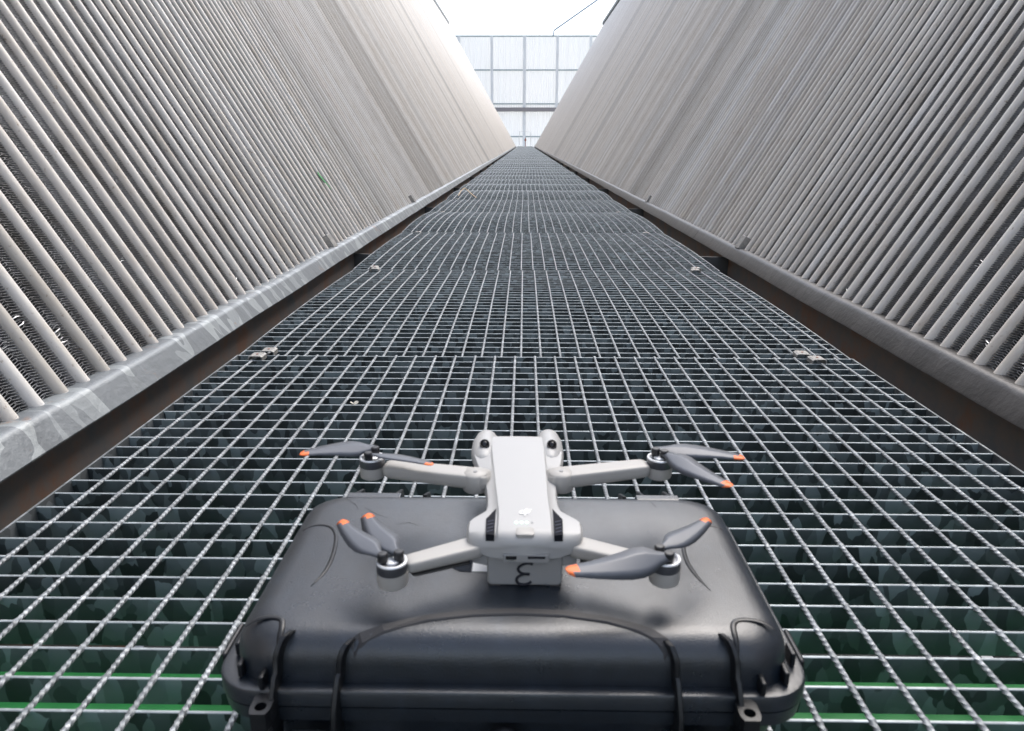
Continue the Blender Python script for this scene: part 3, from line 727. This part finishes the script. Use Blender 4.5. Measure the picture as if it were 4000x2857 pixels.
# vents
for sx in (-1, 1):
    cx_ = .0015
    poly = [(cx_+sx*.0200, .4745), (cx_+sx*.0265, .4590), (cx_+sx*.0258, .4385), (cx_+sx*.0200, .4372)]
    if sx < 0: poly = poly[::-1]
    mb = MB(); mb.prism(poly, 'z', .1385, .1451); v = mb.build('vent', M_vent, dr)
    v.rotation_euler = (0, 0, 0)
    for y in (.4405, .4450, .4495, .4540):
        mb = MB(); x0, x1 = sorted((cx_+sx*.0208, cx_+sx*.0252)); mb.prism([(x0, y), (x1, y+.0022), (x1, y+.0032), (x0, y+.0010)], 'z', .1447, .1455); mb.build('vent_slat', M_ventrib, v)
# logo, leds, button on the back
def text_mesh(txt, size, m, parent, loc, rz=0, shear=0, ext=.0002, name='print'):
    cu = bpy.data.curves.new('txt', 'FONT'); cu.body = txt; cu.size = size; cu.extrude = ext; cu.align_x = 'CENTER'; cu.shear = shear; cu.offset = size*.012; cu.space_character = .88
    to = bpy.data.objects.new('txt', cu); C.objects.link(to); dg = bpy.context.evaluated_depsgraph_get()
    me = bpy.data.meshes.new_from_object(to.evaluated_get(dg)); bpy.data.objects.remove(to); me.materials.clear(); me.materials.append(m)
    o = bpy.data.objects.new(name, me); C.objects.link(o); o.parent = parent; o.location = loc; o.rotation_euler = (0, 0, rz); return o
text_mesh('dji', .0100, M_logo, body, (.0012, .4625, .1474), 0, .25, .0001, 'maker_mark')
for i in range(3):
    mb = MB(); mb.lathe((-.0040+i*.0036, .4512, .1467), [(.0010, -.0008), (.0010, .0003), (.0007, .0005), (.0001, .0005)], 14); mb.build('status_light', M_led, body)
mb = MB(); mb.lathe((-.0040+3*.0036, .4512, .1467), [(.0007, -.0008), (.0007, .0002), (.0001, .0002)], 12); mb.build('status_light', M_ledoff, body)
mb = MB(); mb.rings([rrect(.0020, .4412, .0062, .0052, .0022, .1432, 5), rrect(.0020, .4412, .0062, .0052, .0022, .1460, 5), rrect(.0020, .4412, .0056, .0046, .0020, .1464, 5)])
mb.build('power_button', M_shell2, body, smooth=True, auto=40)

# arms and motors
def arm(name, pin, pout, w0, w1, zt0, zt1, th, m=M_shell2):
    a, b_ = Vector((*pin, 0)), Vector((*pout, 0)); t = (b_-a).normalized(); s_ = Vector((-t.y, t.x, 0)); rs = []
    for i in range(9):
        u = i/8; p = a.lerp(b_, u); w_ = w0+(w1-w0)*u; zt_ = zt0+(zt1-zt0)*u; zb = zt_-th*(1-.15*u); ch = .0022
        rs.append([p + s_*x_ + Vector((0, 0, z_)) for x_, z_ in ((-w_+ch, zt_), (w_-ch, zt_), (w_-.0005, zt_-.0006), (w_, zt_-ch), (w_, zb+ch), (w_-ch, zb), (-w_+ch, zb), (-w_, zb+ch), (-w_, zt_-ch), (-w_+.0005, zt_-.0006))])
    mb = MB(); mb.rings(rs); return mb.build(name, m, dr, smooth=True, sub=1)
def blade(parent, hub, tip, chord, z, sgn, twist=.30, droop=.0):
    face = twist
    h, t_ = Vector((*hub, z)), Vector((*tip, z)); d = (t_-h); L = d.length; d.normalize(); s_ = Vector((-d.y, d.x, 0))*sgn; twist = abs(face)*(1 if s_.y > 0 else -1)*(1 if face > 0 else -1)
    mb = MB(); rs = []; prof = [(0, .30, .30), (.05, .34, .32), (.12, .50, .40), (.22, .86, .46), (.32, 1.0, .44), (.45, .95, .40), (.6, .82, .37), (.75, .68, .34), (.88, .56, .32), (.945, .50, .31), (.99, .30, .26), (1.0, .12, .2)]
    n_or = 8
    for u, cw, lead in prof:
        c_ = chord*cw; tw = twist*(1-u*.75); p = h + d*L*u + Vector((0, 0, droop*u*u)) + s_*(chord*(.10*math.sin(u*2.6)-.30*u*u*.5))
        up = Vector((0, 0, 1)); a = s_*math.cos(tw) + up*math.sin(tw); nn = up*math.cos(tw) - s_*math.sin(tw)
        th = .0006*(1-.5*u)+.0002
        rs.append([p - a*c_*lead, p + nn*th*.8 - a*c_*(lead-.3), p + nn*th*.6 + a*c_*.25, p + a*c_*(1-lead), p - nn*th*.2 + a*c_*.25, p - nn*th*.2 - a*c_*(lead-.3)])
    mb.rings(rs); nface = len(prof)-1
    # orange paint on the last stretch
    k = 0
    for i in range(nface):
        for j in range(6):
            if i >= nface-2 or (i == nface-3 and j in (0, 1, 5)): mb.mi[i*6+j] = 1
    mb.mi[-1] = 1
    return mb.build('blade', [M_blade, M_orange], parent, smooth=True)
def motor(c_, zr, zb, knobs, tips, chords, sgns, zbl, tw=.3):
    x, y = c_
    mb = MB(); mb.lathe((x, y, 0), [(.0085, zb), (.0097, zb+.001), (.0102, zb+.004), (.0102, zr-.0068)], 28); mo = mb.build('motor', M_shell2, dr, smooth=True, auto=40)
    mb = MB(); mb.lathe((x, y, 0), [(.0098, zr-.0068), (.0101, zr-.0064), (.0101, zr-.0006), (.0096, zr-.0004)], 28); mb.build('motor_band', M_mband, mo, smooth=True, auto=40)
    mb = MB(); n = 28
    mb.rings([[(x+r_*math.cos(2*math.pi*k/n), y+r_*math.sin(2*math.pi*k/n), z_) for k in range(n)] for r_, z_ in ((.0100, zr-.0004), (.0099, zr+.0006), (.0082, zr+.0006), (.0078, zr-.001), (.0076, zr-.004))], caps=False); mb.build('motor_rim', M_rim, mo, smooth=True)
    mb = MB(); mb.lathe((x, y, 0), [(.0077, zr-.006), (.0077, zr-.0026), (.0060, zr-.0016), (.0001, zr-.0016)], 24); mb.build('winding', M_copper, mo)
    mb = MB(); mb.lathe((x, y, 0), [(.0048, zr-.005), (.0048, zr+.0004), (.0040, zr+.0009), (.0001, zr+.0010)], 20); mb.build('motor_hub', M_rim, mo, smooth=True, auto=40)
    for (kx, ky), tp, ch, sg, tw_ in zip(knobs, tips, chords, sgns, tw):
        mb = MB(); mb.lathe((kx, ky, 0), [(.0031, zr+.0004), (.0034, zr+.0010), (.0034, zbl+.0012), (.0027, zbl+.0020), (.0001, zbl+.0022)], 18); mb.build('blade_hinge', M_black, mo, smooth=True, auto=40)
        blade(mo, (kx, ky), tp, ch, zbl+.0004, sg, tw_)
FLz, RLz = .1550, .1372
arm('front_arm', (-.024, .5225), (-.1110, .5365), .0098, .0085, .1500, .1520, .0130)
arm('front_arm', (.018, .5240), (.1010, .5420), .0098, .0085, .1500, .1520, .0130)
arm('rear_arm', (-.028, .4475), (-.0775, .4225), .0088, .0068, .1356, .1345, .0105)
arm('rear_arm', (.033, .4490), (.0850, .4270), .0088, .0068, .1356, .1345, .0105)
for p, q, w_, z in (((-.036, .4435), (-.074, .4245), .0072, .1238), ((.040, .4455), (.081, .4285), .0072, .1238)):
    arm('arm_underside', p, q, w_, w_*.75, z+.001, z+.001, .0016, M_under)
for x, y in ((-.0365, .5235), (.0300, .5255)):
    mb = MB(); mb.lathe((x, y, .1508), [(.0016, -.001), (.0016, .0003), (.0001, .0003)], 14); mb.build('arm_screw', M_ledoff, dr)
    mb = MB(); mb.lathe((x, y, 0), [(.0085, .1352), (.0098, .1365), (.0100, .1490), (.0088, .1504), (.0001, .1506)], 24); mb.build('arm_pivot', M_shell2, dr, smooth=True, auto=50)
motor((-.1195, .5390), FLz, .1385, [(-.1175, .5440), (-.1210, .5335)], [(-.1748, .5328), (-.0676, .5148)], [.0195, .0150], [-1, 1], .1598, (.40, -.12))
motor((.1090, .5430), FLz, .1385, [(.1060, .5460), (.1122, .5420)], [(.1724, .5320), (.1486, .4815)], [.0190, .0190], [1, -1], .1598, (.35, .45))
motor((-.0835, .4170), RLz, .1200, [(-.0888, .4150), (-.0790, .4180)], [(-.1266, .4596), (-.1107, .4692)], [.0170, .0190], [1, 1], .1420, (.30, .30))
motor((.0928, .4235), RLz, .1200, [(.0895, .4278), (.0942, .4195)], [(.1310, .4670), (.0275, .3989)], [.0165, .0215], [-1, 1], .1420, (.30, .70))
